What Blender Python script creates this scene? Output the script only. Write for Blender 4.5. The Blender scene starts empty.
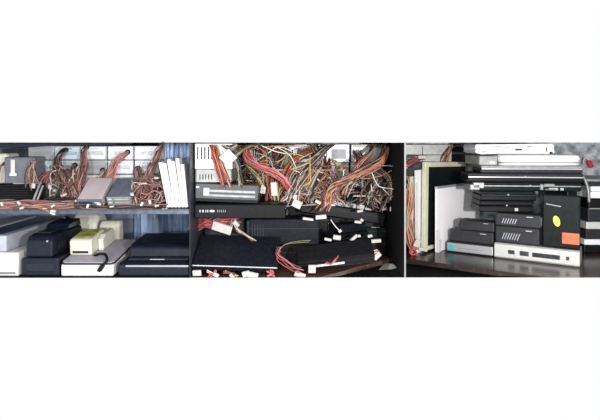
import bpy, bmesh, math, random
from mathutils import Vector, Matrix, Euler
random.seed(7)
sc = bpy.context.scene
col = sc.collection
R = math.radians

# ------------------------------------------------------------------ camera, world, lights, exposure
H = 0.543                       # camera height: level with the top of the shelving
cam_d = bpy.data.cameras.new('camera'); cam = bpy.data.objects.new('camera', cam_d); col.objects.link(cam)
cam.location = (0, -2, H); cam.rotation_euler = (R(90), 0, 0)
cam_d.sensor_width = 36; cam_d.lens = 30; cam_d.shift_y = -68/600; cam_d.clip_start = .01
sc.camera = cam
w = bpy.data.worlds.new('white_surround'); sc.world = w; w.use_nodes = True
w.node_tree.nodes['Background'].inputs[0].default_value = (1, 1, 1, 1)
w.node_tree.nodes['Background'].inputs[1].default_value = 1.0
def lamp(name, loc, power, size, target, colour=(1, 1, 1)):
    d = bpy.data.lights.new(name, 'AREA'); d.energy = power; d.size = size; d.color = colour
    o = bpy.data.objects.new(name, d); col.objects.link(o); o.location = loc
    o.rotation_euler = (Vector(target)-Vector(loc)).to_track_quat('-Z', 'Y').to_euler()
    return o
# each compartment was taken with its own camera flash
lamp('middle_flash_lamp', (0.05, -2.05, 0.66), 11, 0.06, (0, .2, .25), (1, .97, .93))
lamp('left_flash_lamp', (-0.75, -1.95, 0.42), 17, 0.06, (-.9, .2, .25), (.92, .95, 1))
lamp('right_flash_lamp', (0.70, -1.90, 0.50), 47, 0.06, (.95, .3, .25), (1, .98, .97))
sc.view_settings.view_transform = 'Standard'; sc.view_settings.look = 'None'
sc.view_settings.gamma = 1; sc.view_settings.use_curve_mapping = False
sc.view_settings.exposure = 0.0

def P(px, py, Y):
    s = (2+Y)/500
    return Vector(((px-300)*s, Y, H-(py-142)*s))

# ------------------------------------------------------------------ materials
def mat(name, c, rough=.5, metal=0, var=.12, scale=30, bump=.0, c2=None, spec=.5, stretch=None):
    m = bpy.data.materials.new(name); m.use_nodes = True
    nt = m.node_tree; b = nt.nodes['Principled BSDF']
    b.inputs['Roughness'].default_value = rough; b.inputs['Metallic'].default_value = metal
    b.inputs['Specular IOR Level'].default_value = spec
    tc = nt.nodes.new('ShaderNodeTexCoord'); n = nt.nodes.new('ShaderNodeTexNoise')
    n.inputs['Scale'].default_value = scale; n.inputs['Detail'].default_value = 4
    if stretch:
        mp = nt.nodes.new('ShaderNodeMapping'); mp.inputs['Scale'].default_value = stretch
        nt.links.new(tc.outputs['Object'], mp.inputs[0]); nt.links.new(mp.outputs[0], n.inputs['Vector'])
    else:
        nt.links.new(tc.outputs['Object'], n.inputs['Vector'])
    r = nt.nodes.new('ShaderNodeValToRGB')
    a = [max(0, v*(1-var)) for v in c]; d = list(c2) if c2 else [min(1, v*(1+var)) for v in c]
    r.color_ramp.elements[0].position = .35; r.color_ramp.elements[1].position = .65
    r.color_ramp.elements[0].color = (*a, 1); r.color_ramp.elements[1].color = (*d, 1)
    nt.links.new(n.outputs['Fac'], r.inputs[0]); nt.links.new(r.outputs[0], b.inputs['Base Color'])
    if bump:
        bp = nt.nodes.new('ShaderNodeBump'); bp.inputs['Strength'].default_value = bump; bp.inputs['Distance'].default_value = .002
        nt.links.new(n.outputs['Fac'], bp.inputs['Height']); nt.links.new(bp.outputs[0], b.inputs['Normal'])
    return m
def label_mat(name, paper, ink, rows=90, thresh=.5):
    """sticker paper with blurred blocks of unreadable print"""
    m = bpy.data.materials.new(name); m.use_nodes = True
    nt = m.node_tree; b = nt.nodes['Principled BSDF']; b.inputs['Roughness'].default_value = .55
    tc = nt.nodes.new('ShaderNodeTexCoord'); mp = nt.nodes.new('ShaderNodeMapping')
    mp.inputs['Rotation'].default_value = (R(90), 0, 0)
    nt.links.new(tc.outputs['Object'], mp.inputs[0])
    br = nt.nodes.new('ShaderNodeTexBrick'); br.inputs['Scale'].default_value = rows
    br.inputs['Mortar Size'].default_value = .04; br.inputs['Brick Width'].default_value = .75; br.inputs['Row Height'].default_value = .62
    br.inputs['Color1'].default_value = (*ink, 1); br.inputs['Color2'].default_value = (*[(a+2*c)/3 for a, c in zip(ink, paper)], 1)
    br.inputs['Mortar'].default_value = (*paper, 1)
    nt.links.new(mp.outputs[0], br.inputs['Vector'])
    sx = nt.nodes.new('ShaderNodeSeparateXYZ'); nt.links.new(tc.outputs['Object'], sx.inputs[0])
    def near(sock, c, e):
        q = nt.nodes.new('ShaderNodeMath'); q.operation = 'COMPARE'; nt.links.new(sock, q.inputs[0])
        q.inputs[1].default_value = c; q.inputs[2].default_value = e; return q.outputs[0]
    def op(o, a, b):
        q = nt.nodes.new('ShaderNodeMath'); q.operation = o; nt.links.new(a, q.inputs[0]); nt.links.new(b, q.inputs[1]); return q.outputs[0]
    blk = op('MULTIPLY', near(sx.outputs[0], .045+thresh*.04, .036), near(sx.outputs[2], .030, .008))
    ln = op('MULTIPLY', near(sx.outputs[0], .05, .028), near(sx.outputs[2], .049, .003))
    gate = op('MAXIMUM', blk, ln)
    mx = nt.nodes.new('ShaderNodeMixRGB'); mx.inputs[1].default_value = (*paper, 1)
    nt.links.new(gate, mx.inputs[0]); nt.links.new(br.outputs['Color'], mx.inputs[2])
    nt.links.new(mx.outputs[0], b.inputs['Base Color'])
    return m
M = dict(
 bay_blue=mat('blue_grey_sheet_metal', (.17,.21,.28), .45, .1, .35, 14, .2, stretch=(1,1,.25)),
 bay_grey=mat('grey_painted_metal', (.20,.20,.20), .5, .1, .25, 12, .2),
 mottled=mat('mottled_grey_wall', (.30,.34,.37), .7, 0, .45, 22, .4, c2=(.60,.65,.70)),
 top_metal=mat('thin_top_sheet', (.35,.36,.38), .5),
 dark_edge=mat('dark_divider_metal', (.025,.028,.04), .5, 0, .2),
 light_edge=mat('pale_divider_metal', (.22,.22,.22), .5, 0, .1),
 black_floor=mat('black_shadowy_floor', (.008,.008,.009), .9, spec=.1),
 steel_blue=mat('blue_steel_shelf', (.10,.115,.15), .35, .5, .25, 40),
 wood=mat('dark_varnished_wood', (.026,.016,.015), .22, 0, .4, 30, .1, spec=.3, stretch=(.3,3,1)),
 wood_brown=mat('brown_shelf_wood', (.075,.04,.03), .45, 0, .4, 30, .1, stretch=(.3,3,1)),
 navy_black=mat('navy_black_plastic', (.008,.010,.022), .42, 0, .2, 60, .03, None, .3),
 navy_gloss=mat('navy_gloss_plastic', (.008,.012,.025), .16, 0, .2, 60),
 black=mat('black_plastic', (.0055,.0055,.0065), .40, 0, .25, 60, .04, None, .16),
 black_b=mat('black_blue_plastic', (.009,.010,.016), .45, 0, .25, 60, .04, None, .12),
 charcoal=mat('charcoal_plastic', (.022,.023,.027), .45, 0, .2, 60, 0, None, .2),
 green_black=mat('green_black_plastic', (.006,.009,.0095), .34, 0, .3, 40, 0, None, .12),
 white=mat('white_plastic', (.80,.80,.82), .35, 0, .05, 20),
 white_c=mat('white_connector_nylon', (.60,.57,.53), .4, 0, .08, 60),
 cream=mat('cream_plastic', (.74,.72,.60), .4, 0, .06, 20),
 offwhite=mat('off_white_plastic', (.66,.65,.64), .4, 0, .06, 20),
 aged=mat('aged_cream_plastic', (.60,.58,.45), .45, 0, .08, 20),
 yellowgreen=mat('yellow_green_film', (.42,.40,.10), .35, 0, .35, 30),
 lilac=mat('lilac_grey_plastic', (.40,.38,.44), .5, 0, .06, 60),
 lightgrey=mat('light_grey_plastic', (.46,.48,.54), .45, 0, .08, 30),
 glass_blue=mat('dark_blue_glass', (.05,.075,.15), .12, 0, .1),
 steel=mat('zinc_plated_steel', (.50,.51,.53), .38, .55, .12, 40),
 steel_w=mat('pale_steel', (.68,.68,.66), .42, .25, .08, 40),
 steel_d=mat('dull_grey_steel', (.30,.305,.30), .45, .4, .15, 40),
 pinkgrey=mat('pinkish_grey_metal', (.48,.41,.42), .5, .1, .06, 20),
 slate=mat('slate_blue_metal', (.14,.16,.21), .4, .35, .15, 30),
 silver=mat('brushed_silver', (.48,.48,.49), .3, .45, .08, 60, stretch=(.2,4,4)),
 silver_b=mat('bright_silver', (.60,.60,.57), .35, .2, .05, 60),
 dark_grey=mat('dark_grey_plastic', (.045,.046,.052), .4, 0, .15, 50), mid_grey=mat('mid_grey_metal', (.15,.16,.185), .5, 0, .15, 30), bright_white=mat('bright_white_plastic', (.88,.87,.88), .5, 0, .03, 10), router_grey=mat('router_grey_plastic', (.026,.026,.029), .45, 0, .15, 50, 0, None, .3), smoke=mat('dark_smoked_plastic', (.03,.03,.035), .25),
 sheet_blue=mat('blue_plastic_sheet', (.17,.26,.44), .28, 0, .5, 18, .3, c2=(.36,.47,.66), stretch=(1,1,.2)),
 teal=mat('teal_sticker', (.02,.42,.48), .5), yellow=mat('yellow_sticker', (.85,.72,.08), .5, 0, .1, 80),
 orange=mat('orange_red_sticker', (.85,.13,.045), .5, 0, .15, 80), red=mat('red_plastic', (.62,.02,.06), .4),
 w_red=mat('red_wire', (.40,.055,.045), .4), w_org=mat('orange_wire', (.45,.16,.065), .4), w_yel=mat('yellow_wire', (.55,.42,.11), .4),
 w_blk=mat('black_wire', (.02,.018,.018), .4), w_brn=mat('brown_wire', (.17,.085,.07), .45), w_tan=mat('tan_wire', (.40,.33,.26), .45),
 w_pnk=mat('pink_wire', (.50,.14,.19), .4), w_gry=mat('grey_wire', (.33,.32,.31), .45), w_wht=mat('white_wire', (.68,.64,.58), .4),
 w_olv=mat('olive_wire', (.16,.15,.07), .45), w_pkb=mat('pinkish_brown_wire', (.40,.20,.17), .45), w_mauve=mat('dusty_mauve_wire', (.33,.18,.17), .45),
 lab_w=label_mat('white_printed_label', (.80,.82,.82), (.30,.32,.36)),
 lab_b=label_mat('bluish_printed_label', (.55,.66,.72), (.16,.27,.35), 70, .46),
 lab_g=label_mat('greenish_printed_label', (.62,.69,.66), (.25,.32,.30), 80, .48),
 lab_y=label_mat('grey_printed_label', (.36,.37,.39), (.26,.26,.28), 90, .5),
)

# ------------------------------------------------------------------ mesh helpers
class MB:
    def __init__(s): s.v = []; s.f = []; s.m = []; s.sm = []
    def add(s, vs, fs, mi=0, T=None, smooth=False):
        o = len(s.v)
        s.v += [tuple(T @ Vector(p)) if T else tuple(p) for p in vs]
        for f in fs: s.f.append([i+o for i in f]); s.m.append(mi); s.sm.append(smooth)
        return s
    def box(s, lo, hi, bev=0, seg=1, mi=0, T=None):
        lo = Vector(lo); hi = Vector(hi)
        if not bev:
            x0, y0, z0 = lo; x1, y1, z1 = hi
            return s.add([(x0,y0,z0),(x1,y0,z0),(x1,y1,z0),(x0,y1,z0),(x0,y0,z1),(x1,y0,z1),(x1,y1,z1),(x0,y1,z1)],
                         [(3,2,1,0),(4,5,6,7),(0,1,5,4),(1,2,6,5),(2,3,7,6),(3,0,4,7)], mi, T)
        bm = bmesh.new(); bmesh.ops.create_cube(bm, size=1)
        c = (lo+hi)/2; d = hi-lo
        for v in bm.verts: v.co = Vector((c.x+v.co.x*d.x, c.y+v.co.y*d.y, c.z+v.co.z*d.z))
        bmesh.ops.bevel(bm, geom=bm.edges[:], offset=min(bev, min(d)*.49), segments=seg, affect='EDGES', profile=.5)
        bm.verts.index_update()
        s.add([v.co.copy() for v in bm.verts], [[v.index for v in f.verts] for f in bm.faces], mi, T)
        bm.free(); return s
    def prism_x(s, prof, x0, x1, mi=0, bev=0, seg=2, T=None):
        """(y, z) outline pulled along x"""
        bm = bmesh.new()
        a = [bm.verts.new((x0, y, z)) for y, z in prof]; b = [bm.verts.new((x1, y, z)) for y, z in prof]
        bm.faces.new(a); bm.faces.new(b[::-1]); n = len(prof)
        for i in range(n): bm.faces.new((a[i], b[i], b[(i+1) % n], a[(i+1) % n]))
        bmesh.ops.recalc_face_normals(bm, faces=bm.faces[:])
        if bev: bmesh.ops.bevel(bm, geom=bm.edges[:], offset=bev, segments=seg, affect='EDGES', profile=.5)
        bm.verts.index_update()
        s.add([v.co.copy() for v in bm.verts], [[v.index for v in f.verts] for f in bm.faces], mi, T); bm.free(); return s
    def prism_z(s, poly, z0, z1, mi=0, bev=0, seg=2, T=None):
        bm = bmesh.new()
        a = [bm.verts.new((x, y, z0)) for x, y in poly]; b = [bm.verts.new((x, y, z1)) for x, y in poly]
        bm.faces.new(a); bm.faces.new(b[::-1]); n = len(poly)
        for i in range(n): bm.faces.new((a[i], b[i], b[(i+1) % n], a[(i+1) % n]))
        bmesh.ops.recalc_face_normals(bm, faces=bm.faces[:])
        if bev: bmesh.ops.bevel(bm, geom=bm.edges[:], offset=bev, segments=2, affect='EDGES', profile=.5)
        bm.verts.index_update()
        s.add([v.co.copy() for v in bm.verts], [[v.index for v in f.verts] for f in bm.faces], mi, T); bm.free(); return s
    def cyl(s, c, r, h, axis='y', n=16, mi=0, T=None, ry=None):
        vs = []; ry = ry or r
        for k in (0, 1):
            for i in range(n):
                a = 2*math.pi*i/n; p, q = r*math.cos(a), ry*math.sin(a)
                d = (k-.5)*h
                vs.append({'y': (c[0]+p, c[1]+d, c[2]+q), 'z': (c[0]+p, c[1]+q, c[2]+d), 'x': (c[0]+d, c[1]+p, c[2]+q)}[axis])
        fs = [list(range(n))[::-1], list(range(n, 2*n))] + [(i, (i+1) % n, n+(i+1) % n, n+i) for i in range(n)]
        return s.add(vs, fs, mi, T)
    def tube(s, pts, r, n=5, mi=0, steps=5):
        pts = [Vector(p) for p in pts]
        path = []
        for i in range(len(pts)-1):
            p0 = pts[max(i-1, 0)]; p1 = pts[i]; p2 = pts[i+1]; p3 = pts[min(i+2, len(pts)-1)]
            for k in range(steps):
                t = k/steps
                path.append(.5*((2*p1)+(p2-p0)*t+(2*p0-5*p1+4*p2-p3)*t*t+(3*p1-p0-3*p2+p3)*t**3))
        path.append(pts[-1]); vs = []; fs = []
        up = Vector((.3, .9, .2)).normalized()
        for i, p in enumerate(path):
            d = (path[min(i+1, len(path)-1)]-path[max(i-1, 0)])
            d = d.normalized() if d.length > 1e-7 else Vector((0, 0, 1))
            a = d.cross(up); a = a.normalized() if a.length > 1e-4 else d.orthogonal().normalized()
            b = d.cross(a)
            for k in range(n):
                an = 2*math.pi*k/n; vs.append(p+r*(a*math.cos(an)+b*math.sin(an)))
        for i in range(len(path)-1):
            for k in range(n):
                fs.append((i*n+k, i*n+(k+1) % n, (i+1)*n+(k+1) % n, (i+1)*n+k))
        fs.append(list(range(n))); fs.append(list(range((len(path)-1)*n, len(path)*n))[::-1])
        return s.add(vs, fs, mi, None, True)
    def build(s, name, mats, parent=None, label=None):
        me = bpy.data.meshes.new(name); me.from_pydata(s.v, [], s.f)
        mats = mats if isinstance(mats, list) else [mats]
        for m in mats: me.materials.append(M[m] if isinstance(m, str) else m)
        me.polygons.foreach_set('material_index', s.m); me.polygons.foreach_set('use_smooth', s.sm)
        me.update(); o = bpy.data.objects.new(name, me); col.objects.link(o)
        if parent: o.parent = parent
        if label: o['label'] = label
        return o
def tag(o, label, cat, group=None):
    o['label'] = label; o['category'] = cat
    if group: o['group'] = group
    return o
def thing(name, label, cat, loc=(0, 0, 0), rot=(0, 0, 0), group=None):
    o = bpy.data.objects.new(name, None); col.objects.link(o); o.empty_display_size = .02
    o.location = loc; o.rotation_euler = rot
    return tag(o, label, cat, group)
def inv(o): return (Matrix.Translation(o.location) @ o.rotation_euler.to_matrix().to_4x4()).inverted()
def copy_tree(o, parent=None):
    c = o.copy(); col.objects.link(c); c.parent = parent
    for ch in o.children: copy_tree(ch, c)
    return c
def struct(o): o['kind'] = 'structure'; return o
def bx(lo, hi, name, m, parent=None, bev=0, seg=1, label=None): return MB().box(lo, hi, bev, seg).build(name, m, parent, label)

PAL1 = ['w_brn', 'w_mauve', 'w_brn', 'w_mauve', 'w_pkb', 'w_tan', 'w_blk', 'w_brn', 'w_pkb']
PAL2 = ['w_red', 'w_org', 'w_yel', 'w_blk', 'w_tan', 'w_brn', 'w_gry', 'w_wht']
def bundle(parent, pts, n, pal, spread0, spread1, r=.0022, name='cable_bundle', connector=0, seed=None):
    """n separate wires along one route (world points); optional white plugs at the loose ends"""
    rnd = random.Random(seed if seed is not None else hash(tuple(round(c, 3) for p in pts for c in p)) & 0xffff)
    T = inv(parent); mb = MB(); N = len(pts); ends = []
    for k in range(n):
        ph = [rnd.uniform(-1, 1) for _ in range(3)]; q = []
        for i, p in enumerate(pts):
            t = i/(N-1); sp = spread0+(spread1-spread0)*t
            off = Vector((ph[0]+.6*rnd.uniform(-1, 1), .7*(ph[1]), ph[2]+.6*rnd.uniform(-1, 1)))*sp
            w_ = p+off; w_.z = min(w_.z, H-.012)
            q.append(T @ w_)
        mb.tube(q, r*rnd.uniform(.85, 1.15), 5, rnd.randrange(len(pal)), 5); ends.append((q[-2], q[-1]))
    o = mb.build(name, pal, parent)
    for k in range(connector):
        a, b = ends[k % len(ends)]; d = (b-a).normalized(); Q = d.to_track_quat('Z', 'Y').to_matrix().to_4x4()
        c = MB().box((-.008, -.004, -.004), (.008, .004, .016), .001, 1, 0, Matrix.Translation(b) @ Q)
        c.build('connector', 'white_c', o)
    return o
def pts(*a): return [P(*p) for p in a]

# ------------------------------------------------------------------ the setting
XL, XR, D1, D2 = -1.75, 1.75, -.4405, .4205
def wall(lo, hi, name, m): return struct(bx(lo, hi, name, m))
wall((XL, .62, 0), (D1, .64, .54), 'wall_back_left', 'bay_blue')
wall((D1, .64, -.06), (D2, .66, .54), 'wall_back_middle', 'bay_grey')
wall((D2, .87, -.06), (XR, .89, .54), 'wall_back_right', 'mottled')
wall((XL-.02, 0, 0), (XL, .64, .54), 'wall_left', 'bay_blue')
wall((XR, 0, 0), (XR+.02, .89, .54), 'wall_right', 'mottled')
wall((D1-.001, 0, 0), (D1+.001, .66, .54), 'wall_divider_left', 'dark_edge')
wall((D2-.003, .006, 0), (D2+.003, .869, .54), 'wall_divider_right', 'black_floor')
wall((D2-.003, 0, 0), (D2+.003, .0055, .54), 'trim_1', 'light_edge')
wall((XL, 0.0, .541), (XR, .89, .5425), 'added_ceiling', 'top_metal')  # added top sheet, keeps light from above out of the compartments
struct(MB().prism_x([(0, -.0005), (.64, -.0005), (.64, -.015), (.09, -.015)], XL, D1).build('floor', 'black_floor'))
struct(MB().prism_x([(.155, -.041), (.89, -.041), (.89, -.06), (.25, -.06)], D1, XR).build('floor', 'black_floor'))

# shelf boards
SH = .2735
t = thing('steel_shelf', 'blue-grey steel shelf carrying the power supplies above the printers', 'shelf', (XL, 0, 0))
mb = MB().box((0.001, 0, SH-.020), (D1-XL-.003, .615, SH), .0015); mb.build('board', 'steel_blue', t)
MB().box((.001, -.003, SH-.019), (D1-XL-.003, -.0005, SH-.004), .001).build('front_lip', 'steel_blue', t)
t = thing('overhead_shelf', 'dark tilted board overhead at the top of the left compartment', 'shelf', (-1.4, 0, 0))
mb = MB()
mb.add([(-.3,.02,.537),(.62,.02,.537),(.62,.02,.531),(.35,.02,.528),(-.3,.02,.485)]+[(-.3,.19,.537),(.62,.19,.537),(.62,.19,.531),(.35,.19,.528),(-.3,.19,.485)],
       [(0,1,2,3,4),(9,8,7,6,5),(0,5,6,1),(1,6,7,2),(2,7,8,3),(3,8,9,4),(4,9,5,0)])
mb.build('board', 'navy_black', t)
t = thing('wooden_shelf', 'dark brown wooden shelf under the heap of black adapters', 'shelf', (0, 0, 0))
def board(top, bot):
    n = len(top); vs = [(x, y, 0) for x, y in top]+[(x, y, -.022) for x, y in bot]
    return MB().add(vs, [list(range(n)), list(range(n, 2*n))[::-1]]+[(i, n+i, n+(i+1) % n, (i+1) % n) for i in range(n)])
board([(D1+.003, .002), (.075, .002), (.166, .09), (.415, .33), (.415, .635), (D1+.003, .635)],
      [(D1+.003, .11), (.15, .11), (.166, .11), (.415, .33), (.415, .635), (D1+.003, .635)]).build('board', 'wood_brown', t)
t = thing('wooden_shelf', 'dark glossy wooden shelf under the laptops and silver recorders', 'shelf', (0, 0, 0))
board([(.426, .375), (.861, .0925), (1.0, .002), (XR-.002, .002), (XR-.002, .865), (.426, .865)],
      [(.426, .375), (.83, .113), (.85, .113), (XR-.002, .113), (XR-.002, .865), (.426, .865)]).build('board', 'wood', t)

# ------------------------------------------------------------------ LEFT COMPARTMENT, upper shelf: power supplies
def psu_parts(t, w, d, h, labm, case='steel', vents=False, grille=True):
    MB().box((0, 0, 0), (w, d, h), .002).build('casing', case, t)
    if labm:
        MB().box((.005, -.0012, .004), (w-.006, -.0002, h-.005)).build('label', labm, t)
ORD = ['first', 'second', 'third', 'fourth', 'fifth', 'sixth']
ROW = ['', 'bottom', 'middle', 'top']
struct(bx((-1.21, .222, SH+.0006), (-.505, .345, SH+.0632), 'trim_2', 'steel_d'))   # ledge that carries the rows
psus = {}
PW, PH = .118, .0632
protos = {}
GR1 = 'power supplies stacked on the left shelf'
labcol = {'lab_w': 'white', 'lab_b': 'bluish', 'lab_g': 'greenish white', 'lab_y': 'grey'}
for c in range(6):
    for r in range(1, 4):
        lm = 'lab_w'
        if c <= 1: lm = 'lab_b' if r >= 2 else 'lab_g'
        if c == 2 and r == 2: lm = 'lab_y'
        if c == 0 and r == 3: lm = 'lab_y'
        x = (28+26.6*c-300)*.00444; z = SH+.0008+r*PH
        lb = 'small power supply with %s label in the %s row, %s stack from the left' % (labcol[lm], ROW[r], ORD[c])
        loc = (x, .22+random.uniform(-.004, .004), z)
        if lm not in protos:
            t = thing('power_supply', lb, 'power supply', loc, (0, 0, 0), GR1); psu_parts(t, PW-.003, .13, PH-.0015, lm)
            bx((.02, .131, .01), (.06, .134, .04), 'power_inlet', 'black', t); protos[lm] = t
        else:
            t = copy_tree(protos[lm]); t.location = loc; t['label'] = lb
        psus[c, r] = t
def grommet(o, px, py, Y, r=.011):
    c = inv(o) @ P(px, py, Y); MB().cyl(c, r, .012, 'y', 12).build('grommet', 'black', o)
for (c, r, px, py, route, n, pal, con) in [
    (0, 2, 37, 164, [(34,162,.10),(32,168,.095),(31,176,.09),(33,184,.09)], 8, PAL1, 1),
    (1, 2, 57, 159, [(57,164,.18),(60,172,.16),(67,182,.14),(72,192,.10),(76,200,.08)], 12, PAL1, 2),
    (1, 3, 66, 150, [(62,153,.18),(57,160,.16),(58,170,.15),(64,180,.14),(60,194,.12)], 7, ['w_olv','w_blk','w_brn','w_mauve'], 1),
    (2, 3, 87, 147, [(84,154,.18),(84,164,.16),(81,176,.13),(77,188,.11),(78,199,.09)], 14, PAL1, 2),
    (1, 1, 54, 173, [(50,175,.18),(44,179,.16),(40,184,.15),(36,190,.13)], 7, ['w_red','w_brn','w_mauve'], 0),
    (2, 1, 75, 165, [(72,170,.18),(76,178,.15),(72,188,.12),(66,197,.09)], 9, PAL1, 1),
    (3, 3, 128, 152, [(122,155,.19),(116,161,.18),(112,171,.16),(107,183,.15),(103,196,.12),(108,205,.06)], 9, ['w_red','w_pnk','w_org','w_brn','w_mauve'], 1),
    (3, 1, 103, 170, [(103,174,.19),(101,182,.17),(105,192,.14),(101,204,.1)], 7, PAL1, 1),
    (4, 1, 138, 168, [(138,173,.18),(141,182,.15),(146,192,.11),(140,203,.05)], 8, PAL1, 1),
    (5, 3, 163, 144, [(159,151,.17),(156,160,.15),(150,171,.13),(146,183,.11),(139,194,.09),(136,204,.06)], 15, ['w_brn','w_mauve','w_mauve','w_blk','w_tan'], 2),
    (5, 1, 163, 172, [(158,178,.17),(150,186,.13),(153,196,.09),(146,206,.05)], 9, PAL1, 2),
    (4, 2, 150, 165, [(149,172,.18),(147,184,.15),(143,196,.11),(149,206,.06)], 9, ['w_brn','w_mauve','w_tan','w_blk'], 1)]:
    o = psus[c, r]; grommet(o, px, py, .215)
    bundle(o, pts((px, py, .212), *route), int(n*1.7), pal, .006, .024, .0027, connector=con)

# things at the far left of the upper shelf
t = thing('cream_case', 'tall cream plastic case at the far left end of the shelf', 'case', (-1.42, .16, SH+.0008))
MB().box((0, 0, 0), (.155, .1, .22), .012, 3).build('body', 'cream', t)
for k in range(3): MB().box((.02+.02*k, -.0015, .05), (.03+.02*k, .001, .16)).build('vent_slot', 'charcoal', t)
bundle(t, pts((5,163,.15),(2,166,.12),(0,172,.11),(-6,182,.1)), 6, PAL1, .004, .012)
t = thing('grey_case', 'blue-grey metal case with white latch behind the black grille box', 'case', (-1.255, .12, SH+.0008))
MB().box((0, 0, 0), (.13, .09, .205), .006, 2).build('body', 'mid_grey', t)
MB().box((.03, -.006, .13), (.048, 0, .195), .003, 2).build('latch', 'offwhite', t)
MB().box((.026, -.008, .125), (.056, -.001, .137), .002).build('latch_base', 'white', t)
MB().box((.01, -.003, .02), (.12, 0, .085), .002).build('face_plate', 'lightgrey', t)
t = thing('grille_box', 'black box with grille top and silver corner frame on the shelf', 'electronics', (-1.29, .055, SH+.022))
MB().prism_x([(0, 0), (.06, .075), (.06, .0), (.055, -.021), (.0, -.021)], -.2, .215, 0, .002, 1).build('body', 'black', t)
sl = Matrix.Rotation(math.atan2(.075, .06), 4, 'X')
for k in range(7):
    MB().box((-.19, .012*k+.006, .0005), (.16, .012*k+.010, .0025), 0, 1, 0, sl).build('grille_bar', 'charcoal', t)
MB().box((.19, 0, .001), (.198, .092, .006), .001, 1, 0, sl).build('silver_rail', 'silver', t)
MB().box((.206, 0, .001), (.213, .08, .006), .001, 1, 0, sl).build('silver_rail', 'silver', t)
MB().box((.08, .088, .001), (.2, .094, .006), .001, 1, 0, sl).build('silver_rail', 'silver', t)
t = thing('flat_drive', 'dark flat drive lying under the cables left of the pinkish drive', 'drive', (-1.06, .06, SH+.002))
MB().box((0, 0, 0), (.135, .07, .036), .002).build('casing', 'charcoal', t)
MB().box((.005, -.002, .006), (.13, 0, .03), .001).build('bezel', 'black', t)
# tilted drives in the front row
def drive(name, label, x, wd, z0, y0, dep, h, pitch, top, front, slots):
    t = thing(name, label, 'drive', (x, y0, z0), (R(pitch), 0, 0))
    MB().box((0, .004, 0), (wd, dep, h), .002).build('casing', top, t)
    MB().box((-.001, 0, 0), (wd+.001, .006, h+.001), .001).build('bezel', front, t)
    for (a, b, c, d, m) in slots: MB().box((a, -.0012, c), (b, .001, d)).build('slot', m, t)
    return t
p = P(79, 208, .03)
drive('optical_drive', 'pinkish grey optical drive tilted up at the front of the shelf', p.x, .098, SH+.001, .03, .145, .042, 34, 'pinkgrey', 'slate',
      [(.006, .06, .024, .034, 'smoke'), (.07, .09, .026, .032, 'white_c'), (.006, .092, .008, .014, 'smoke')])
p = P(107, 208, .03)
for k in range(3):
    drive('slim_drive', ['silver-fronted slim drive at the bottom of the tilted stack of three', 'silver-fronted slim drive in the middle of the tilted stack of three',
          'slate blue slim drive on top of the tilted stack of three'][k], p.x, .098, SH+.001+k*.0175*math.cos(R(32)), .03-k*.0175*math.sin(R(32))+.02, .135, .016, 32,
          'slate', 'steel_d', [(.03, .09, .005, .009, 'silver_b'), (.004, .02, .004, .011, 'offwhite')])
# upright white panels
lbl = ['leftmost of the upright white thin panels, leaning most', 'second upright white thin panel from the left', 'third upright white thin panel from the left',
       'fourth upright white thin panel from the left', 'fifth upright white thin panel, second from the right', 'rightmost of the upright white thin panels by the blue sheet']
for k in range(6):
    xb = 169+3.55*k; yt = [164, 165, 161, 163, 160, 166][k]; xt = [160, 164, 168.5, 172.5, 177, 182][k]
    b = P(xb, 209, .03); tp = P(xt, yt, .03); L = (tp-b).length; a = math.atan2(tp.x-b.x, tp.z-b.z)
    t = thing('slim_plate', lbl[k], 'panel', (b.x, .03, SH+.004), (0, a, 0), 'white thin panels standing on the left shelf')
    MB().box((-.0068, 0, 0), (.0062, .13, L), .0015).build('panel', 'white', t)
    MB().box((-.0073, .01, L*.1), (-.0066, .12, L*.9)).build('backing', 'offwhite', t)
    MB().box((-.003, -.001, L*.08), (.002, .0005, L*(.35+.08*(k % 3)))).build('edge_groove', 'steel_d', t)
# blue plastic sheet
mb = MB(); nx = 60; nz = 8; vs = []
for j in range(nz+1):
    for i in range(nx+1):
        u = i/nx
        vs.append((-.86+.415*u, .585+.012*math.sin(u*38+.6*math.sin(j*.5))+.006*math.sin(u*91+j*.25), SH+.002+(.535-SH)*j/nz))
def sheet(z0, z1, name, label, x0=-.86, x1=-.446, y=.585, ph=0):
    vs = []; 
    for j in range(nz+1):
        for i in range(nx+1):
            u = i/nx
            vs.append((x0+(x1-x0)*u, y+.012*math.sin(u*38+ph+.6*math.sin(j*.5))+.006*math.sin(u*91+j*.25+ph), z0+(z1-z0)*j/nz))
    mb = MB().add(vs, [(j*(nx+1)+i, j*(nx+1)+i+1, (j+1)*(nx+1)+i+1, (j+1)*(nx+1)+i) for j in range(nz) for i in range(nx)], 0, None, True)
    o = mb.build(name, 'sheet_blue'); tag(o, label, 'plastic sheet')
    md = o.modifiers.new('thickness', 'SOLIDIFY'); md.thickness = .0015
    return o
sheet(.001, SH-.022, 'plastic_sheet', 'blue streaked plastic sheet hanging behind the black printer')
sheet(SH+.001, .538, 'plastic_sheet', 'crumpled blue plastic sheet at the right end above the white panels', -.60, -.446, .19, 1.3)

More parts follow.
